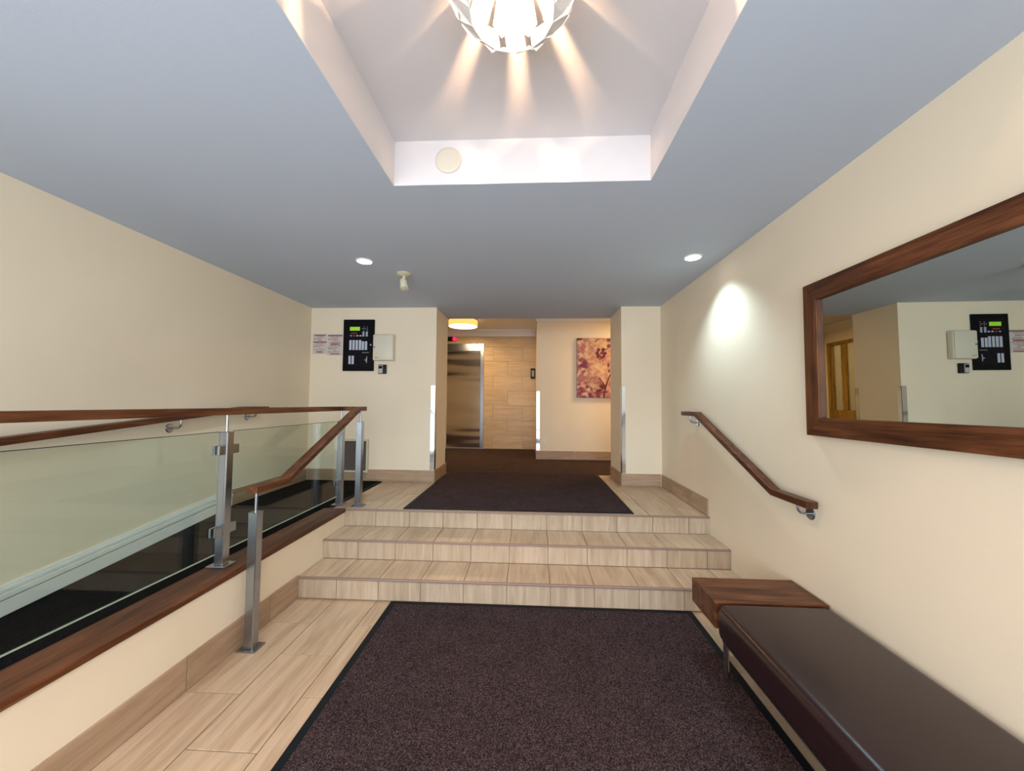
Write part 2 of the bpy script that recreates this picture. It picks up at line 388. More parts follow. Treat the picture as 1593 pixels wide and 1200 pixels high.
# corridor shell
struct('ceiling_corridor', B(XE-0.1, 3.6, YH, YE+0.1, ZK, ZK+0.1), M['white'], 'off-white corridor ceiling beyond the opening')
struct('wall_corridor_right', B(XP, 3.6, YP, YE+0.1, Z-0.1, ZK), M['wall'], 'cream corridor wall carrying the floral canvas')
struct('wall_corridor_end', B(3.6, 3.7, YW, YE, Z-0.1, ZK), M['wall'], 'far right end wall of the corridor')
EX0, EX1, EZ = -2.03, -0.985, 2.585
for nm, a0, a1, b0, lb in (('wall_elevator', EX1, XP, Z, 'warm tiled wall right of the steel elevator door'), ('wall_elevator_left', XE-0.1, EX0, Z, 'tiled wall left of the elevator door'), ('wall_elevator_top', EX0, EX1, EZ+0.002, 'tiled wall above the elevator door')):
    we = struct(nm, B(a0, a1, YE+TH, YE+0.1, b0-(0.1 if b0 == Z else 0), ZK), M['wgrout'], lb)
    tile_grid(we, (0, YE+TH, 0), (1, 0, 0), (0, 0, 1), (0, -1, 0), max(a0, XE), a1, b0, 2.74, 0.605, 0.302,
          lambda k: -0.49 if k % 2 else -0.79, Z-0.025, TH, M['walltile'], gap=0.004)
# corridor end (seen in the mirror): glazed oak door
bm = bmesh.new()
DY0, DY1, DZ1 = 6.20, 7.82, 2.53
box(bm, XE-0.1, XE, YH, DY0, Z-0.1, ZK); box(bm, XE-0.1, XE, DY1, YE+TH, Z-0.1, ZK); box(bm, XE-0.1, XE, DY0, DY1, DZ1, ZK)
struct('wall_corridor_left', bm, M['wall'], 'corridor end wall around the glazed oak doors, seen in the mirror')
d = struct('door_1', B(XE-0.07, XE-0.03, DY0+0.06, DY1-0.06, Z, 1.24), M['oak'], 'glazed honey-coloured double door reflected in the mirror')
for a, c, z0, z1 in ((DY0, DY0+0.06, Z, DZ1), (DY1-0.06, DY1, Z, DZ1), (DY0+0.06, DY1-0.06, DZ1-0.06, DZ1)):
    obj('door_frame', B(XE-0.09, XE+0.01, a, c, z0, z1, bev=0.003), M['oak'], d)
for a, c in ((DY0+0.06, 6.33), (6.83, 6.95), (7.40, 7.52), (7.72, DY1-0.06)):
    obj('stile', B(XE-0.07, XE-0.02, a, c, 1.24, DZ1-0.06, bev=0.003), M['oak'], d)
for a, c in ((6.33, 6.83), (6.95, 7.40), (7.52, 7.72)):
    obj('pane', B(XE-0.05, XE-0.042, a, c, 1.24, DZ1-0.06), M['frost'], d)
bm = bmesh.new(); box(bm, -4.3, -4.2, 5.6, 8.4, Z-0.1, ZK); box(bm, -4.2, XE-0.1, 5.5, 5.6, Z-0.1, ZK); box(bm, -4.2, XE-0.1, 8.4, 8.5, Z-0.1, ZK)
box(bm, -4.2, XE-0.1, 5.6, 8.4, ZK, ZK+0.1); box(bm, -4.2, XE-0.1, 5.6, 8.4, Z-0.2, Z-0.1)
struct('wall_side_room', bm, M['wall'], 'small lit room behind the glazed doors')
# entrance front behind the camera: glazed storefront
wf = bmesh.new()
box(wf, XW-0.12, XR+0.12, YF-0.15, YF, 2.38, ZK); box(wf, XW-0.12, XW+0.15, YF-0.15, YF, -0.1, 2.38); box(wf, XR-0.15, XR+0.12, YF-0.15, YF, -0.1, 2.38)
struct('wall_front', wf, M['wall'], 'entrance wall behind the viewer with a glazed storefront')
wn = struct('window_1', B(XW+0.15, XR-0.15, YF-0.12, YF-0.04, 2.32, 2.38), M['steel'], 'glazed entrance front')
for x in (XW+0.15, -1.7, -0.75, 0.25, XR-0.2): obj('mullion', B(x, x+0.05, YF-0.12, YF-0.04, -0.1, 2.32), M['steel'], wn)

# ------------------------------------------------------------------ baseboards
BH = 0.142
def base(name, o, u, n, U0, U1, joints, label, z0=Z, m='basetile', bh=BH):
    o = Vector(o); u = Vector(u); n = Vector(n)
    root = bpy.data.objects.new(name, None); COL.objects.link(root); root.location = (0, 0, 0); root['kind'] = 'structure'; root['label'] = label
    js = [U0] + [j for j in joints if U0 < j < U1] + [U1]
    for a, c in zip(js, js[1:]):
        put_tile(root, o, u, Vector((0, 0, 1)), n, a, c, z0, z0+bh, 0.010, M[m], 0.0055, 'tile')
    return root
bl = base('baseboard_left', (XL, 0, 0), (0, 1, 0), (1, 0, 0), YF, YN[0]+0.008, [1.783+0.575*k for k in range(-6, 2)], 'brown tile baseboard along the foot of the low wall', 0.0, bh=0.158)
base('baseboard_ramp_top', (XW, 0, 0), (0, 1, 0), (1, 0, 0), 3.31, YW-0.012, [3.62, 4.2], 'brown tile baseboard on the left wall beside the landing mat')
base('baseboard_back_left', (0, YW, 0), (1, 0, 0), (0, -1, 0), XW+0.012, XCL+0.008, [-1.93, -1.35], 'brown tile baseboard under the alarm panel wall')
base('baseboard_opening_left', (XCL, 0, 0), (0, 1, 0), (1, 0, 0), YW-0.008, YH, [], 'brown tile baseboard on the left reveal of the opening')
base('baseboard_back_right', (0, YW, 0), (1, 0, 0), (0, -1, 0), XCR-0.008, XR-0.012, [], 'brown tile baseboard at the foot of the right pillar')
base('baseboard_opening_right', (XCR, 0, 0), (0, 1, 0), (-1, 0, 0), YW-0.008, YH, [4.75], 'brown tile baseboard on the right reveal of the opening')
base('baseboard_right', (XR, 0, 0), (0, 1, 0), (-1, 0, 0), YN[2]+0.02, YW-0.012, [3.64, 3.86, 4.10, 4.3], 'brown tile baseboard on the right wall above the steps')
base('baseboard_right_lower', (XR, 0, 0), (0, 1, 0), (-1, 0, 0), YF, YN[0]-0.002, [1.783+0.575*k for k in range(-6, 2)], 'brown tile baseboard behind the bench', 0.0)
base('baseboard_corridor', (0, YP, 0), (1, 0, 0), (0, -1, 0), XP-0.01, 3.6, [0.71, 1.3, 1.9, 2.5], 'brown tile baseboard below the floral canvas')
# moulded white baseboard up the ramp
root = bpy.data.objects.new('baseboard_ramp', None); COL.objects.link(root); root['kind'] = 'structure'; root['label'] = 'white moulded baseboard climbing the wall beside the ramp'
ya, yc = yb+0.3, 3.308
for nm, h0, h1, t in (('skirting_board', 0.0, 0.078, 0.018), ('groove', 0.078, 0.086, 0.008), ('bead_moulding', 0.086, 0.112, 0.024), ('groove', 0.112, 0.120, 0.008), ('cap_moulding', 0.120, 0.136, 0.017), ('top_bead', 0.136, 0.150, 0.011)):
    obj(nm, prism([(ya, rz(ya)+h0), (yc, rz(yc)+h0), (yc, rz(yc)+h1), (ya, rz(ya)+h1)], 0, XW, XW+t, bev=0.0015), M['white'], root)
# crown mouldings in the corridor
def crown(name, x0, x1, y, label):
    prof = [(y, ZK), (y-0.085, ZK), (y-0.085, ZK-0.022), (y-0.06, ZK-0.045), (y-0.03, ZK-0.085), (y-0.022, ZK-0.105), (y-0.018, ZK-0.135), (y, ZK-0.135)]
    return struct(name, prism(prof, 0, x0, x1), M['white'], label)
crown('trim_3', XE, XP, YE, 'white crown moulding over the tiled elevator wall')
crown('trim_4', XP-0.0, 3.6, YP, 'white crown moulding over the floral canvas wall')
prof = [(XP, ZK), (XP-0.085, ZK), (XP-0.085, ZK-0.022), (XP-0.06, ZK-0.045), (XP-0.03, ZK-0.085), (XP-0.018, ZK-0.135), (XP, ZK-0.135)]
struct('trim_5', prism(prof, 1, YP-0.085, YE-0.085), M['white'], 'white crown moulding on the short return beside the elevator wall')
prof = [(XE, ZK), (XE+0.085, ZK), (XE+0.085, ZK-0.022), (XE+0.03, ZK-0.085), (XE+0.018, ZK-0.135), (XE, ZK-0.135)]
struct('trim_6', prism(prof, 1, YH, YE-0.085), M['white'], 'white crown moulding over the glazed doors')

# ------------------------------------------------------------------ corner guards
def guard(x, y, sx, sy, z0, z1, label, w=0.052):
    t = 0.003; a = bmesh.new()
    # L-shaped strip wrapped round an outside corner at (x,y); sx,sy point away from the wall body
    xs = sorted((x+sx*t, x-sx*w)); ys = sorted((y+sy*t, y-sy*w))
    box(a, xs[0], xs[1], *sorted((y, y+sy*t)), z0, z1)
    box(a, *sorted((x, x+sx*t)), ys[0], ys[1], z0, z1)
    o = obj('corner_guard', a, M['guard']); tag(o, label, 'corner guard', None); return o
guard(XCL, YW, 1, -1, 0.575, 1.556, 'polished steel corner guard on the wall edge left of the opening')
guard(XCR, YW, -1, -1, 0.575, 1.561, 'polished steel corner guard on the edge of the right pillar', 0.042)
guard(XP, YP, -1, -1, 0.575, 1.562, 'polished steel corner guard beside the tiled elevator wall')
guard(XCL, YH, 1, 1, 0.575, 1.556, 'steel corner guard on the rear edge of the left wall, seen in the mirror')

# ------------------------------------------------------------------ mats
def mat_obj(name, x0, x1, y0, y1, z, m, label, bw=0.04, h=0.011, far=True):
    t = thing(name, ((x0+x1)/2, (y0+y1)/2, z), label, 'mat')
    obj('pile', B(x0+bw, x1-bw, y0+bw, y1-(bw if far else 0), z, z+h, bev=0.003), m, t)
    bm = bmesh.new()
    for a in ((x0, x0+bw, y0, y1), (x1-bw, x1, y0, y1), (x0+bw, x1-bw, y0, y0+bw), (x0+bw, x1-bw, y1-bw, y1))[:4 if far else 3]:
        box(bm, *a, z, z+0.006, bev=0.002)
    obj('rubber_border', bm, M['rubber'], t)
    return t
mat_obj('entrance_mat', -0.945, 1.052, -1.3, 2.640, 0.0, M['mat'], 'large dark purple-brown entrance mat in front of the steps')
mat_obj('runner_mat', -1.108, 0.868, 3.335, 5.13, Z, M['mat'], 'dark purple-brown mat at the top of the steps', 0.032, 0.010, False)

# ------------------------------------------------------------------ glass railing with its stair rail
gr = thing('glass_railing', (-1.722, 2.11, 0.437), 'glass guard railing with steel posts and walnut handrail turning down beside the steps', 'railing')
GX = -1.722
def post(x, y, z0, z1, zr, hw=0.0255, plate=(0.055, 0.045)):
    p = obj('post', B(x-hw, x+hw, y-hw, y+hw, z0+0.008, z1, bev=0.003), M['steel'], gr)
    obj('base_plate', B(x-plate[0], x+plate[0], y-plate[1], y+plate[1], z0, z0+0.009, bev=0.002), M['steel'], p)
    obj('pin', tube([(x, y, z1-0.005), (x, y, zr+0.002)], 0.0075, 14), M['steel'], p, True)
    obj('post_cap', B(x-hw-0.001, x+hw+0.001, y-hw-0.001, y+hw+0.001, z1-0.004, z1+0.001, bev=0.0008), M['steel'], p)
    return p
post(GX, 3.43, Z, 1.178, 1.276); post(GX, 2.11, 0.437, 1.179, 1.276); post(GX, 0.79, 0.437, 1.179, 1.276)
post(-1.530, 3.395, Z, 1.177, 1.276); post(-1.530, 2.105, 0.0, 0.737, 0.845)
for a, c in ((2.160, 3.380), (0.840, 2.060)):
    g = obj('glass_panel', B(GX-0.006, GX+0.006, a, c, 0.515, 1.181, bev=0.001), M['glass'], gr)
M['edge'] = simple('polished_glass_edge', (0.42, 0.50, 0.40), 0.15)
for a, c in ((2.160, 3.380), (0.840, 2.060)):
    obj('glass_edge', B(GX-0.0055, GX+0.0055, a+0.003, c-0.003, 1.1805, 1.1825), M['rubber'], gr)
    obj('glass_edge', B(GX-0.0055, GX+0.0055, a+0.003, c-0.003, 0.5135, 0.5155), M['edge'], gr)
for yp, dirs in ((3.43, (-1,)), (2.11, (-1, 1)), (0.79, (1,))):
    for s in dirs:
        for zc in (1.08, 0.634):
            bm = bmesh.new()
            y0, y1 = sorted((yp+s*0.0255, yp+s*0.073))
            box(bm, GX-0.0205, GX-0.0068, y0, y1, zc-0.025, zc+0.025, bev=0.0015)
            box(bm, GX+0.0068, GX+0.0205, y0, y1, zc-0.025, zc+0.025, bev=0.0015)
            y2, y3 = sorted((yp+s*0.0255, yp+s*0.047)); box(bm, GX-0.0068, GX+0.0068, y2, y3, zc-0.025, zc+0.025)
            obj('clamp', bm, M['steely'], gr)
# horizontal wooden rail with its short return, then the sloping rail
HR0, HR1 = 1.275, 1.313
hw = 0.031
poly = [(GX-hw, YF+0.02), (GX+hw, YF+0.02), (GX+hw, 3.425-hw), (-1.499, 3.425-hw), (-1.499, 3.425+hw), (GX-hw, 3.425+hw)]
obj('handrail', prism(poly, 2, HR0, HR1, bev=0.003), M['woody'], gr)
def rail_profile(pts, h):
    """pts: top line (y,z) from high/far to near; returns closed outline with vertical-mitred underside"""
    top = [Vector(p) for p in pts]; bot = []
    for i, p in enumerate(top):
        d1 = (top[i]-top[i-1]).normalized() if i > 0 else (top[1]-top[0]).normalized()
        d2 = (top[i+1]-top[i]).normalized() if i < len(top)-1 else d1
        n1 = Vector((-d1.y, d1.x)); n2 = Vector((-d2.y, d2.x))
        if n1.y > 0: n1 = -n1
        if n2.y > 0: n2 = -n2
        mi = (n1+n2).normalized(); bot.append(p + mi*(h/max(0.3, mi.dot(n1))))
    return [tuple(p) for p in top] + [tuple(p) for p in bot[::-1]]
obj('stair_rail', prism(rail_profile([(3.392, 1.313), (3.335, 1.313), (2.345, 0.882), (2.065, 0.882)], 0.036), 0, -1.5625, -1.4985, bev=0.003), M['woody'], gr)

# ------------------------------------------------------------------ wall handrails
def bracket(parent, wx, s, y, zf, xr, zr, rr=0.0065):
    """rod from a round wall flange outwards then up under the rail; s = direction away from the wall"""
    b_ = obj('bracket', tube([(wx+s*0.004, y, zf), (xr-s*0.035, y, zf), (xr-s*0.016, y, zf+0.004), (xr-s*0.004, y, zf+0.017), (xr, y, zf+0.035), (xr, y, zr)], rr, 12), M['steely'], parent, True)
    obj('flange', disc_stack((wx, y, zf), (s, 0, 0), [(0, 0.033), (0.004, 0.033), (0.007, 0.029), (0.0075, 0.010)], 28), M['steely'], b_, True)
h = thing('stair_handrail', (1.40, 2.8, 1.0), 'sloping walnut handrail on brackets on the right wall beside the steps', 'handrail')
obj('rail', prism(rail_profile([(3.638, 1.292), (3.345, 1.292), (2.318, 0.871), (2.026, 0.871)], 0.036), 0, 1.376, 1.433, bev=0.003), M['woody'], h)
bracket(h, XR, -1, 2.135, 0.785, 1.404, 0.836); bracket(h, XR, -1, 3.50, 1.195, 1.404, 1.258)
h = thing('ramp_handrail', (-2.56, 2.4, 1.2), 'walnut handrail sloping up the left wall above the ramp', 'handrail')
obj('rail', prism(rail_profile([(3.60, 1.305), (3.28, 1.305), (-0.2, 1.305-0.0885*3.48)], 0.038), 0, -2.585, -2.523, bev=0.003), M['woody'], h)
bracket(h, XW, 1, 2.70, 1.152, -2.554, 1.216); bracket(h, XW, 1, 3.47, 1.212, -2.554, 1.268)
bracket(h, XW, 1, 1.4, 1.045, -2.554, 1.10)

# ------------------------------------------------------------------ wall mirror
FX = XR-0.040
my0, my1, mz0, mz1, fw = 0.30, 2.093, 1.200, 1.980, 0.091
mr = thing('wall_mirror', (XR, (my0+my1)/2, mz0), 'large wall mirror in a wide walnut frame above the bench', 'mirror')
def fr(poly, m, bev=0.003): obj('frame_rail', prism(poly, 0, FX, XR-0.001, bev=bev), m, mr)
fr([(my0, mz1), (my1, mz1), (my1-fw, mz1-fw), (my0+fw, mz1-fw)], M['woody'])
fr([(my0, mz0), (my1, mz0), (my1-fw, mz0+fw), (my0+fw, mz0+fw)], M['woody'])
fr([(my1, mz0), (my1, mz1), (my1-fw, mz1-fw), (my1-fw, mz0+fw)], M['woodz'])
fr([(my0, mz0), (my0, mz1), (my0+fw, mz1-fw), (my0+fw, mz0+fw)], M['woodz'])
# the glass leans a fraction of a degree in its frame
gy0, gy1, gz0, gz1 = my0+fw-0.004, my1-fw+0.004, mz0+fw-0.004, mz1-fw+0.004
ty, tz = 0.0050, -0.0045
bm = bmesh.new()
def gxp(y, z): return FX+0.020 + (y-gy1)*ty*1.0 + (z-gz0)*tz
vs = [(y, z) for y, z in ((gy0, gz0), (gy1, gz0), (gy1, gz1), (gy0, gz1))]
f_ = [bm.verts.new((gxp(y, z), y, z)) for y, z in vs]; b_ = [bm.verts.new((gxp(y, z)+0.004, y, z)) for y, z in vs]
bm.faces.new(f_); bm.faces.new(b_[::-1])
for i in range(4): bm.faces.new((f_[i], b_[i], b_[(i+1) % 4], f_[(i+1) % 4]))
bmesh.ops.recalc_face_normals(bm, faces=bm.faces[:])
obj('mirror_glass', bm, M['mirror'], mr)

# ------------------------------------------------------------------ bench
bn = thing('bench', (1.19, 1.2, 0.0), 'low dark brown leather bench with a walnut end block below the mirror', 'bench')
BX0, BX1, BY0 = 0.913, XR-0.012, 0.15
obj('end_block', B(BX0, BX1, 2.008, 2.285, 0.248, 0.376, bev=0.003, seg=2), M['woodx'], bn)
obj('base_frame', B(BX0+0.03, BX1, BY0+0.02, 2.006, 0.188, 0.214, bev=0.004, seg=2), M['dark'], bn)
bm = B(BX0+0.001, BX1, BY0, 2.006, 0.208, 0.379, bev=0.040, seg=7)
obj('cushion', bm, M['leather'], bn, True)
for x, y, z0 in ((0.952, 1.985, 0.011), (1.40, 1.985, 0.0), (0.952, 0.3, 0.011), (1.40, 0.3, 0.0)):
    lg = obj('leg', tube([(x, y, z0), (x, y, 0.20)], 0.0125, 20), M['guard'], bn, True)

# ------------------------------------------------------------------ chandelier
ch = thing('chandelier', (CH.x, CH.y, RZ), 'flush white pendant globe of angular folded metal petals around glowing bulbs', 'chandelier')
obj('canopy', disc_stack((CH.x, CH.y, RZ), (0, 0, -1), [(0, 0.07), (0.012, 0.07), (0.02, 0.05), (0.022, 0.01)], 32), M['shadew'], ch, True)
obj('stem', tube([(CH.x, CH.y, RZ-0.015), (CH.x, CH.y, 2.64)], 0.009, 12), M['shadew'], ch, True)
for k in range(3):
    a = k*2*PI/3+0.5; bx, by = CH.x+0.045*math.cos(a), CH.y+0.045*math.sin(a)
    s = obj('socket', tube([(CH.x, CH.y, 2.655), (bx, by, 2.65), (bx, by, 2.615)], [0.008, 0.014, 0.014], 12), M['shadew'], ch, True)
    obj('bulb', disc_stack((bx, by, 2.617), (0, 0, -1), [(0, 0.010), (0.012, 0.014), (0.03, 0.024), (0.045, 0.028), (0.06, 0.024), (0.071, 0.012), (0.074, 0.002)], 20), M['bulb'], s, True)
def petal(verts, fold):
    """folded plate: verts = outline in (angle, radius, z), two halves sharing the middle line; 2 mm thick"""
    bm = bmesh.new()
    def Pp(a, r, z): return Vector((CH.x + r*math.sin(a), CH.y + r*math.cos(a), z))
    vs = [bm.verts.new(Pp(*v)) for v in verts]
    for f in fold: bm.faces.new([vs[i] for i in f])
    bmesh.ops.recalc_face_normals(bm, faces=bm.faces[:])
    r = bmesh.ops.solidify(bm, geom=bm.faces[:], thickness=0.002)
    return bm
N = 14; D = 2*PI/N
# tier C (top, light slips between), tier B (widest), tier A (bottom rim)
def petC(a):
    h = D*0.33
    return petal([(a, 0.206, 2.592), (a+h*1.1, 0.196, 2.618), (a+h*0.95, 0.150, 2.702), (a, 0.162, 2.705), (a-h*0.95, 0.150, 2.702), (a-h*1.1, 0.196, 2.618)], [(0, 1, 2, 3), (0, 3, 4, 5)])
def petB(a):
    h = D*0.44
    return petal([(a, 0.166, 2.492), (a+h*0.95, 0.196, 2.548), (a+h*0.72, 0.194, 2.600), (a+h*0.1, 0.214, 2.628), (a-h*0.9, 0.196, 2.596), (a-h*0.70, 0.190, 2.536)], [(0, 1, 2, 3), (0, 3, 4, 5)])
def petA(a):
    h = D*0.485
    return petal([(a-h, 0.122, 2.462), (a+h, 0.122, 2.462), (a+h*0.92, 0.150, 2.486), (a+h*0.15, 0.192, 2.545), (a-h*0.45, 0.178, 2.520), (a-h*0.8, 0.150, 2.486)], [(0, 1, 2, 3, 4, 5)])
for fn, off in ((petC, D/2), (petB, 0.0), (petA, D/2)):
    first = None
    for k in range(N):
        a = k*D + off
        if first is None:
            first = obj('petal', fn(off), M['shadew'], ch)
        else:
            c = first.copy(); COL.objects.link(c); c.parent = ch; c.rotation_euler = (0, 0, -k*D)
obj('petal_ring', tube([(CH.x+0.160*math.cos(t*2*PI/36), CH.y+0.160*math.sin(t*2*PI/36), 2.700) for t in range(37)], 0.003, 6), M['shadew'], ch, True)
for k in range(4):
    a = k*PI/2+PI/4
    obj('spoke', tube([(CH.x, CH.y, 2.668), (CH.x+0.160*math.cos(a), CH.y+0.160*math.sin(a), 2.700)], 0.0025, 6), M['shadew'], ch)

# ------------------------------------------------------------------ downlights, cover disc, spotlight, corridor lamps
lab = ['round recessed downlight left of the corridor opening', 'round recessed downlight close to the right wall', 'recessed downlight behind the viewer on the left', 'recessed downlight behind the viewer on the right']
for (x, y), l in list(zip(DL, lab))[:2]:
    t = thing('downlight', (x, y, ZC), l, 'downlight', 'recessed ceiling downlights')
    obj('trim_ring', disc_stack((x, y, ZC), (0, 0, -1), [(0, 0.070), (0.003, 0.070), (0.006, 0.063), (0.0062, 0.05)], 40), M['shadew'], t, True)
    obj('diffuser', disc_stack((x, y, ZC-0.0062), (0, 0, -1), [(0, 0.056), (0.002, 0.056), (0.0025, 0.05)], 40), M['diff'], t)
t = thing('cover_plate', (-0.437, RY1-0.003, 2.607), 'round cream cover plate on the white side of the ceiling recess', 'cover plate')
obj('plate', disc_stack((-0.437, RY1-0.003, 2.607), (0, -1, 0), [(0, 0.068), (0.007, 0.068), (0.011, 0.063), (0.012, 0.05)], 44), M['disc'], t, True)
# little cream spotlight
sx, sy = -1.118, 3.27
t = thing('ceiling_spotlight', (sx, sy, ZC), 'small cream spotlight on a ceiling plate beside the left downlight', 'spotlight')
obj('ceiling_plate', disc_stack((sx, sy, ZC), (0, 0, -1), [(0, 0.063), (0.006, 0.063), (0.018, 0.045), (0.026, 0.02), (0.027, 0.01)], 30), M['creamd'], t, True)
obj('arm', tube([(sx, sy, ZC-0.024), (sx+0.002, sy, ZC-0.05), (sx+0.008, sy-0.01, ZC-0.065)], 0.011, 12), M['cream'], t, True)
d0 = Vector((0.25, -0.3, -0.92)).normalized(); p0 = Vector((sx-0.012, sy+0.012, ZC-0.045))
hd = obj('lamp_head', disc_stack(p0, d0, [(0, 0.016), (0.008, 0.026), (0.02, 0.03), (0.055, 0.031), (0.095, 0.036), (0.10, 0.036)], 24), M['cream'], t, True)
obj('lens', disc_stack(p0+d0*0.1, d0, [(0, 0.031), (0.003, 0.031), (0.008, 0.015)], 24), M['creamd'], hd, True)
obj('cooling_ring', disc_stack(p0+d0*0.03, d0, [(0, 0.034), (0.006, 0.034)], 24), M['creamd'], hd, True)
for i, (x, y) in enumerate(LAMPS):
    t = thing('drum_lamp', (x, y, ZK), ['amber drum ceiling lamp in front of the elevator', 'amber drum ceiling lamp further right in the corridor'][i], 'ceiling lamp', 'corridor drum lamps')
    R = 0.262
    bm = tube([(x, y, 2.745), (x, y, ZK-0.012)], R, 48, cap=False); bmesh.ops.solidify(bm, geom=bm.faces[:], thickness=0.004)
    obj('shade', bm, M['drum'], t, True)
    obj('diffuser', disc_stack((x, y, 2.752), (0, 0, -1), [(0, R-0.006), (0.005, R-0.006), (0.008, R-0.03)], 48), M['drumd'], t, True)
    obj('mounting_plate', disc_stack((x, y, ZK), (0, 0, -1), [(0, 0.2), (0.012, 0.2)], 32), M['shadew'], t)
    obj('rim', disc_stack((x, y, ZK), (0, 0, -1), [(0.006, R+0.003), (0.018, R+0.003)], 48), M['oak'], t, True)
t = thing('smoke_detector', (-0.03, 6.2, ZK), 'small pale detector on the corridor ceiling near the crown moulding', 'detector')
obj('body', disc_stack((-0.03, 6.2, ZK), (0, 0, -1), [(0, 0.06), (0.02, 0.058), (0.036, 0.045), (0.04, 0.02)], 24), M['grey'], t, True)

# ------------------------------------------------------------------ alarm panel etc. on the back left wall
yf = YW
ap = thing('alarm_panel', (-2.05, YW, 1.722), 'tall black fire alarm panel with green display on the back wall', 'alarm panel')
px0, px1, pz0, pz1 = -2.236, -1.862, 1.722, 2.335
obj('door', B(px0, px1, YW-0.020, YW-0.001, pz0, pz1, bev=0.003), M['black'], ap)
S = 12.0   # crop pixels per photo pixel when the details were measured
def pxz(u, v):  # from the crop of the panel (u,v) to x,z on the panel face
    return px0 + (u-192)/(750-192)*(px1-px0), pz1 - (v-100)/(1050-100)*(pz1-pz0)
def pbox(name, u0, v0, u1, v1, m, parent=ap, d0=0.020, d1=0.0225, bev=0.0006):
    x0, z1 = pxz(u0, v0); x1, z0 = pxz(u1, v1)
    return obj(name, B(x0, x1, YW-d1, YW-d0, z0, z1, bev=bev), m, parent)
win = pbox('window', 285, 185, 655, 965, simple('smoked_window', (0.006, 0.006, 0.012), 0.12, spec=0.15), d0=0.020, d1=0.0212)
pbox('display', 312, 238, 492, 306, M['lcd'], d0=0.0212, d1=0.024)
for i, u in enumerate((308, 365, 422, 480, 532, 588)): pbox('label_strip', u, 482 if i < 4 else 505, u+42, 664, M['strip'], d0=0.0212, d1=0.0235)
for u in (300, 357): pbox('label_strip', u, 770, u+40, 924, M['strip'], d0=0.0212, d1=0.0235)
for u in (540, 600):
    for v in (326, 350, 374, 396): pbox('key', u, v, u+36, v+17, M['strip'], d0=0.0212, d1=0.0235)
for u, v in ((556, 232), (530, 264), (556, 264), (582, 264), (556, 294), (616, 232), (616, 262), (616, 292)): pbox('key', u, v, u+17, v+11, M['grey'], d0=0.0212, d1=0.0235)
for u in (340, 368, 396, 424): pbox('indicator', u, 344, u+20, 366, M['led'], d0=0.0212, d1=0.0235)
for u, mm in ((318, M['grey']), (374, M['led']), (432, M['creamd']), (488, M['strip'])): pbox('button', u, 390, u+34, 412, mm, d0=0.0212, d1=0.0235)
x, z = pxz(692, 568); obj('lock', disc_stack((x, YW-0.019, z), (0, -1, 0), [(0, 0.011), (0.006, 0.011), (0.007, 0.006)], 16), M['steely'], ap, True)
# pale wedge shape at the lower right of the window
pts = [pxz(u, v) for u, v in ((585, 842), (612, 838), (625, 780), (636, 780), (632, 905), (622, 905), (612, 862), (585, 852))]
obj('pale_wedge', prism(pts, 1, YW-0.0235, YW-0.0212), M['grey'], ap)
for u in range(540, 650, 18): pbox('lettering', u, 706, u+12, 718, M['grey'], d0=0.0212, d1=0.0225, bev=0)
# cream metal box
kb = thing('key_cabinet', (-1.74, YW, 1.84), 'small cream metal cabinet overlapping the right edge of the alarm panel', 'cabinet')
obj('body', B(-1.855, -1.612, YW-0.068, YW-0.001, 1.842, 2.150, bev=0.012, seg=3), M['cream'], kb, True)
dr = obj('door', B(-1.849, -1.621, YW-0.076, YW-0.068, 1.850, 2.142, bev=0.003, seg=2), M['cream'], kb, True)
obj('lock', disc_stack((-1.833, YW-0.076, 1.997), (0, -1, 0), [(0, 0.009), (0.004, 0.009), (0.005, 0.004)], 16), M['louver'], dr, True)
for k in range(4): obj('lettering', B(-1.832+0.012*k, -1.823+0.012*k, YW-0.0766, YW-0.0758, 1.872, 1.879), M['louver'], dr)
# keypad / reader
kr = thing('card_reader', (-1.75, YW, 1.69), 'small black and grey reader box under the cream cabinet', 'reader')
obj('housing', B(-1.802, -1.708, YW-0.030, YW-0.001, 1.690, 1.798, bev=0.005, seg=2), M['blackp'], kr, True)
f_ = obj('faceplate', B(-1.796, -1.742, YW-0.040, YW-0.030, 1.694, 1.792, bev=0.004, seg=2), M['grey'], kr, True)
obj('sensor', B(-1.788, -1.750, YW-0.0415, YW-0.0398, 1.752, 1.780, bev=0.0005), M['black'], f_)
for r_ in range(3):
    for c_ in range(3): obj('key', B(-1.788+0.014*c_, -1.778+0.014*c_, YW-0.0415, YW-0.0398, 1.702+0.015*r_, 1.711+0.015*r_), M['cream'], f_)

def colored_grid(name, x0, x1, z0, z1, y, nx, nz, fn, parent=None, thick=0.0):
    me = bpy.data.meshes.new(name); vs = []; cs = []; fs = []
    base = wloc(parent) if parent else Vector((0, 0, 0))
    for j in range(nz+1):
        for i in range(nx+1):
            u, v = i/nx, j/nz
            vs.append((x0+(x1-x0)*u-base.x, y-base.y, z0+(z1-z0)*v-base.z)); cs.extend((*fn(u, v), 1.0))
    for j in range(nz):
        for i in range(nx):
            a = j*(nx+1)+i; fs.append((a, a+1, a+nx+2, a+nx+1))
    me.from_pydata(vs, [], fs); at = me.color_attributes.new('Col', 'FLOAT_COLOR', 'POINT'); at.data.foreach_set('color', cs)
    me.materials.append(M['attr']); o = bpy.data.objects.new(name, me); COL.objects.link(o)
    if parent: o.parent = parent
    return o
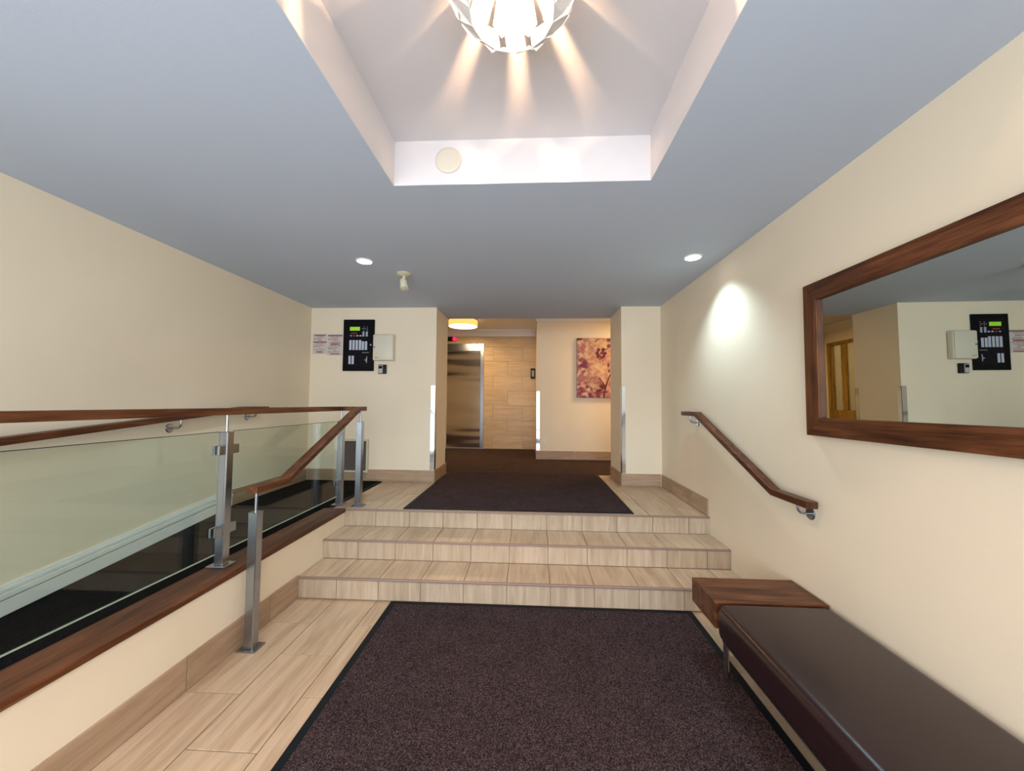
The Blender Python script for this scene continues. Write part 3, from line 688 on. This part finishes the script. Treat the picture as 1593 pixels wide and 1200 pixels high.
# two notices printed in dark red
rowsA = [(0.92, 0.10, 0.90, 1.0), (0.84, 0.30, 0.75, .7), (0.75, 0.03, 0.60, .7), (0.66, 0.35, 0.70, .5), (0.585, 0.02, 0.98, 1.0), (0.51, 0.2, 0.8, .6), (0.43, 0.02, 0.72, .5), (0.355, 0.02, 0.60, .6), (0.28, 0.45, 0.62, .5), (0.21, 0.05, 0.85, .7), (0.10, 0.25, 0.72, 1.0)]
rowsB = [(0.92, 0.04, 0.99, 1.0), (0.84, 0.2, 0.8, .7), (0.75, 0.04, 0.70, .7), (0.66, 0.3, 0.8, .5), (0.59, 0.15, 0.9, .9), (0.52, 0.2, 0.8, 1.), (0.45, 0.2, 0.9, .8), (0.37, 0.04, 0.75, .6), (0.30, 0.04, 0.6, .7), (0.23, 0.40, 0.62, .5), (0.16, 0.02, 0.85, .7), (0.06, 0.2, 0.82, 1.0)]
for i, (x0, x1, z0, z1, rows) in enumerate(((-2.616, -2.442, 1.925, 2.168, rowsA), (-2.438, -2.252, 1.910, 2.166, rowsB))):
    def fn(u, v, rows=rows):
        for vc, a, c, s in rows:
            if abs(v-vc) < 0.022*(1.2 if s >= 1 else 0.8) and a < u < c and (s >= 1 or noise.noise(Vector((u*40, vc*30, 1.0))) > -0.25):
                k = 1-s*0.85; return (0.42*k+0.30*(1-k), 0.36*k+0.055*(1-k), 0.34*k+0.065*(1-k)) if s < 1 else (0.26, 0.06, 0.07)
        return (0.60, 0.535, 0.50)
    t = thing('notice', ((x0+x1)/2, YW, z0), ['left paper notice printed in dark red beside the alarm panel', 'paper notice printed in dark red, next to the alarm panel edge'][i], 'notice', 'red printed notices')
    colored_grid('print', x0, x1, z0, z1, YW-0.0015, 60, 90, fn, t)
    obj('sheet', B(x0, x1, YW-0.0013, YW-0.0003, z0, z1), M['white'], t)
# vent grille
vg = thing('vent_grille', (-2.06, YW, 0.537), 'wall return-air grille with pale frame behind the stair posts', 'vent')
vx0, vx1, vz0, vz1 = -2.218, -1.899, 0.537, 0.922
bm = bmesh.new()
for a in ((vx0, vx1, vz0, vz0+0.024), (vx0, vx1, vz1-0.024, vz1), (vx0, vx0+0.024, vz0+0.024, vz1-0.024), (vx1-0.024, vx1, vz0+0.024, vz1-0.024)):
    box(bm, a[0], a[1], YW-0.026, YW-0.011, a[2], a[3], bev=0.002)
obj('frame', bm, M['creamd'], vg)
obj('back_plate', B(vx0+0.02, vx1-0.02, YW-0.012, YW-0.0105, vz0+0.02, vz1-0.02), M['dark'], vg)
zz = vz0+0.034
first = None
while zz < vz1-0.03:
    if first is None: first = obj('slat', prism([(YW-0.013, zz+0.006), (YW-0.012, zz+0.007), (YW-0.023, zz-0.001), (YW-0.024, zz-0.003)], 0, vx0+0.024, vx1-0.024), M['louver'], vg); zf_ = zz
    else:
        c = first.copy(); COL.objects.link(c); c.parent = vg; c.location = (0, 0, zz-zf_)
    zz += 0.0115

# ------------------------------------------------------------------ elevator
el = thing('elevator_door', (-1.5, YE, Z), 'brushed stainless steel elevator door in a steel frame', 'elevator door')
dz = 2.43; dx0, dx1 = EX0+0.09, -1.055
obj('jamb', B(dx1, EX1, YE-0.012, YE+0.060, Z, EZ, bev=0.003), M['steel'], el)
obj('jamb', B(EX0, dx0, YE-0.012, YE+0.060, Z, EZ, bev=0.003), M['steel'], el)
obj('header', B(dx0, dx1, YE-0.012, YE+0.060, dz, EZ, bev=0.003), M['steely'], el)
obj('door_panel', B(dx0, dx1, YE+0.045, YE+0.085, Z+0.006, dz), M['door'], el)
obj('sill', B(dx0, dx1, YE-0.01, YE+0.045, Z-0.002, Z+0.005), M['louver'], el)
il = thing('hall_lantern', (-1.66, YE, 2.63), 'black elevator hall lantern with a glowing red lens above the door', 'indicator')
obj('housing', B(-1.80, -1.565, YE-0.03, YE-0.001, 2.636, 2.722, bev=0.004), M['blackp'], il)
obj('red_lens', disc_stack((-1.598, YE-0.028, 2.680), (0, -1, 0), [(0, 0.045), (0.01, 0.045), (0.025, 0.036), (0.032, 0.015)], 24), M['lens_red'], il, True)
cs = thing('call_station', (0.03, YE, 1.86), 'small black call button station on the tiled wall by the corner', 'call station')
obj('plate', B(-0.02, 0.068, YE-0.030, YE-0.001, 1.865, 2.075, bev=0.006), M['blackp'], cs)
obj('screen', B(0.000, 0.052, YE-0.033, YE-0.030, 1.905, 2.035, bev=0.001), M['grey'], cs)

# ------------------------------------------------------------------ floral canvas
pc = thing('canvas_print', (1.15, YP, 1.459), 'tall pink and peach floral canvas on the corridor wall', 'picture')
cx0, cx1, cz0, cz1 = 0.752, 1.47, 1.459, 2.454
obj('canvas', B(cx0, cx1, YP-0.045, YP-0.002, cz0, cz1, bev=0.002), simple('canvas_edge', (0.22, 0.10, 0.09), 0.8), pc)
def seg(px, py, a, c):
    vx, vy = c[0]-a[0], c[1]-a[1]; t_ = max(0, min(1, ((px-a[0])*vx+(py-a[1])*vy)/(vx*vx+vy*vy+1e-9)))
    return math.hypot(px-a[0]-t_*vx, py-a[1]-t_*vy)
petals_ = [(0.46+0.085*math.cos(k*1.05)+0.02*math.sin(k*3), 0.745+0.07*math.sin(k*1.05), 0.028) for k in range(6)] + [(0.46, 0.745, 0.02), (0.40, 0.77, 0.02), (0.50, 0.80, 0.022), (0.48, 0.67, 0.03), (0.44, 0.64, 0.015), (0.52, 0.73, 0.03), (0.41, 0.72, 0.022), (0.49, 0.77, 0.022), (0.43, 0.80, 0.016), (0.53, 0.69, 0.02), (0.45, 0.70, 0.018), (0.50, 0.63, 0.014)]
def flora(u, v):
    X, Y_ = u*0.718, v   # metres-like; v 0 bottom .. 1 top
    n1 = noise.fractal(Vector((X*5, Y_*5, 0.3)), 1.0, 2.0, 4); n2 = noise.fractal(Vector((X*13, Y_*16, 4.3)), 1.0, 2.0, 4); n3 = noise.fractal(Vector((X*3, Y_*3, 9.3)), 1.0, 2.0, 3)
    peach = (0.56, 0.37, 0.24); rose = (0.40, 0.16, 0.17); plum = (0.20, 0.045, 0.09); red = (0.10, 0.018, 0.022)
    def mix(a, c, t): t = max(0, min(1, t)); return tuple(p*(1-t)+q*t for p, q in zip(a, c))
    c = mix(peach, (0.50, 0.22, 0.13), 0.25+n1*0.9)
    left = max(0, 1-X/0.26); low = max(0, 1-Y_/0.42)
    c = mix(c, rose, 0.8*left+0.75*low+1.0*n2+0.15)
    c = mix(c, (0.66, 0.46, 0.30), (-n2*2.2)*(0.5+left))
    d = math.hypot((X-0.11)/0.07, (Y_-0.56)/0.13); c = mix(c, plum, (1.15-d)*1.3+n2*1.2) if d < 1.6 else c
    d = math.hypot((X-0.20)/0.22, (Y_-0.10)/0.13); c = mix(c, plum, (0.8-d)*1.0+n2*2.2) if d < 1.5 else c
    r = math.hypot(X-0.30, Y_-0.25)
    if r < 0.13 and math.sin(r*140+n1*6) > 0.35: c = mix(c, plum, 0.55)
    wob = n2*0.012
    for (a, b_, rr) in petals_:
        q = math.hypot(X-a*0.718/0.718*0.86+0.0, Y_-b_)
        if q+wob < rr: c = mix(c, (0.13, 0.02, 0.035), 0.92)
    for a, b_, wd in (((0.44, 0.78), (0.54, 0.85), 0.006), ((0.54, 0.85), (0.72, 0.93), 0.009), ((0.30, 0.94), (0.38, 1.0), 0.006), ((0.66, 0.60), (0.52, 0.32), 0.011), ((0.52, 0.32), (0.47, 0.17), 0.011), ((0.47, 0.17), (0.44, 0.0), 0.013), ((0.46, 0.17), (0.34, 0.10), 0.010), ((0.46, 0.2), (0.37, 0.33), 0.008)):
        if seg(X, Y_, a, b_)+wob*0.6 < wd: c = mix(c, red, 0.95)
    for a, b_, ra, rb in ((0.53, 0.87, 0.035, 0.03), (0.42, 0.19, 0.05, 0.035), (0.36, 0.12, 0.045, 0.022), (0.52, 0.55, 0.02, 0.04), (0.53, 0.45, 0.018, 0.03), (0.03, 0.985, 0.06, 0.02), (0.53, 0.97, 0.04, 0.03)):
        if math.hypot((X-a)/ra, (Y_-b_)/rb)+wob*20 < 1: c = mix(c, red, 0.85)
    return c
colored_grid('print', cx0+0.002, cx1-0.002, cz0+0.002, cz1-0.002, YP-0.0458, 150, 200, flora, pc)
# outlet
ou = thing('wall_outlet', (0.208, YP, 0.673), 'white duplex wall outlet below the canvas near the steel guard', 'outlet')
obj('cover', B(0.180, 0.245, YP-0.006, YP-0.001, 0.675, 0.790, bev=0.002), M['white'], ou)
for zz in (0.708, 0.757): obj('socket', B(0.198, 0.227, YP-0.008, YP-0.006, zz-0.014, zz+0.014, bev=0.001), M['cream'], ou)
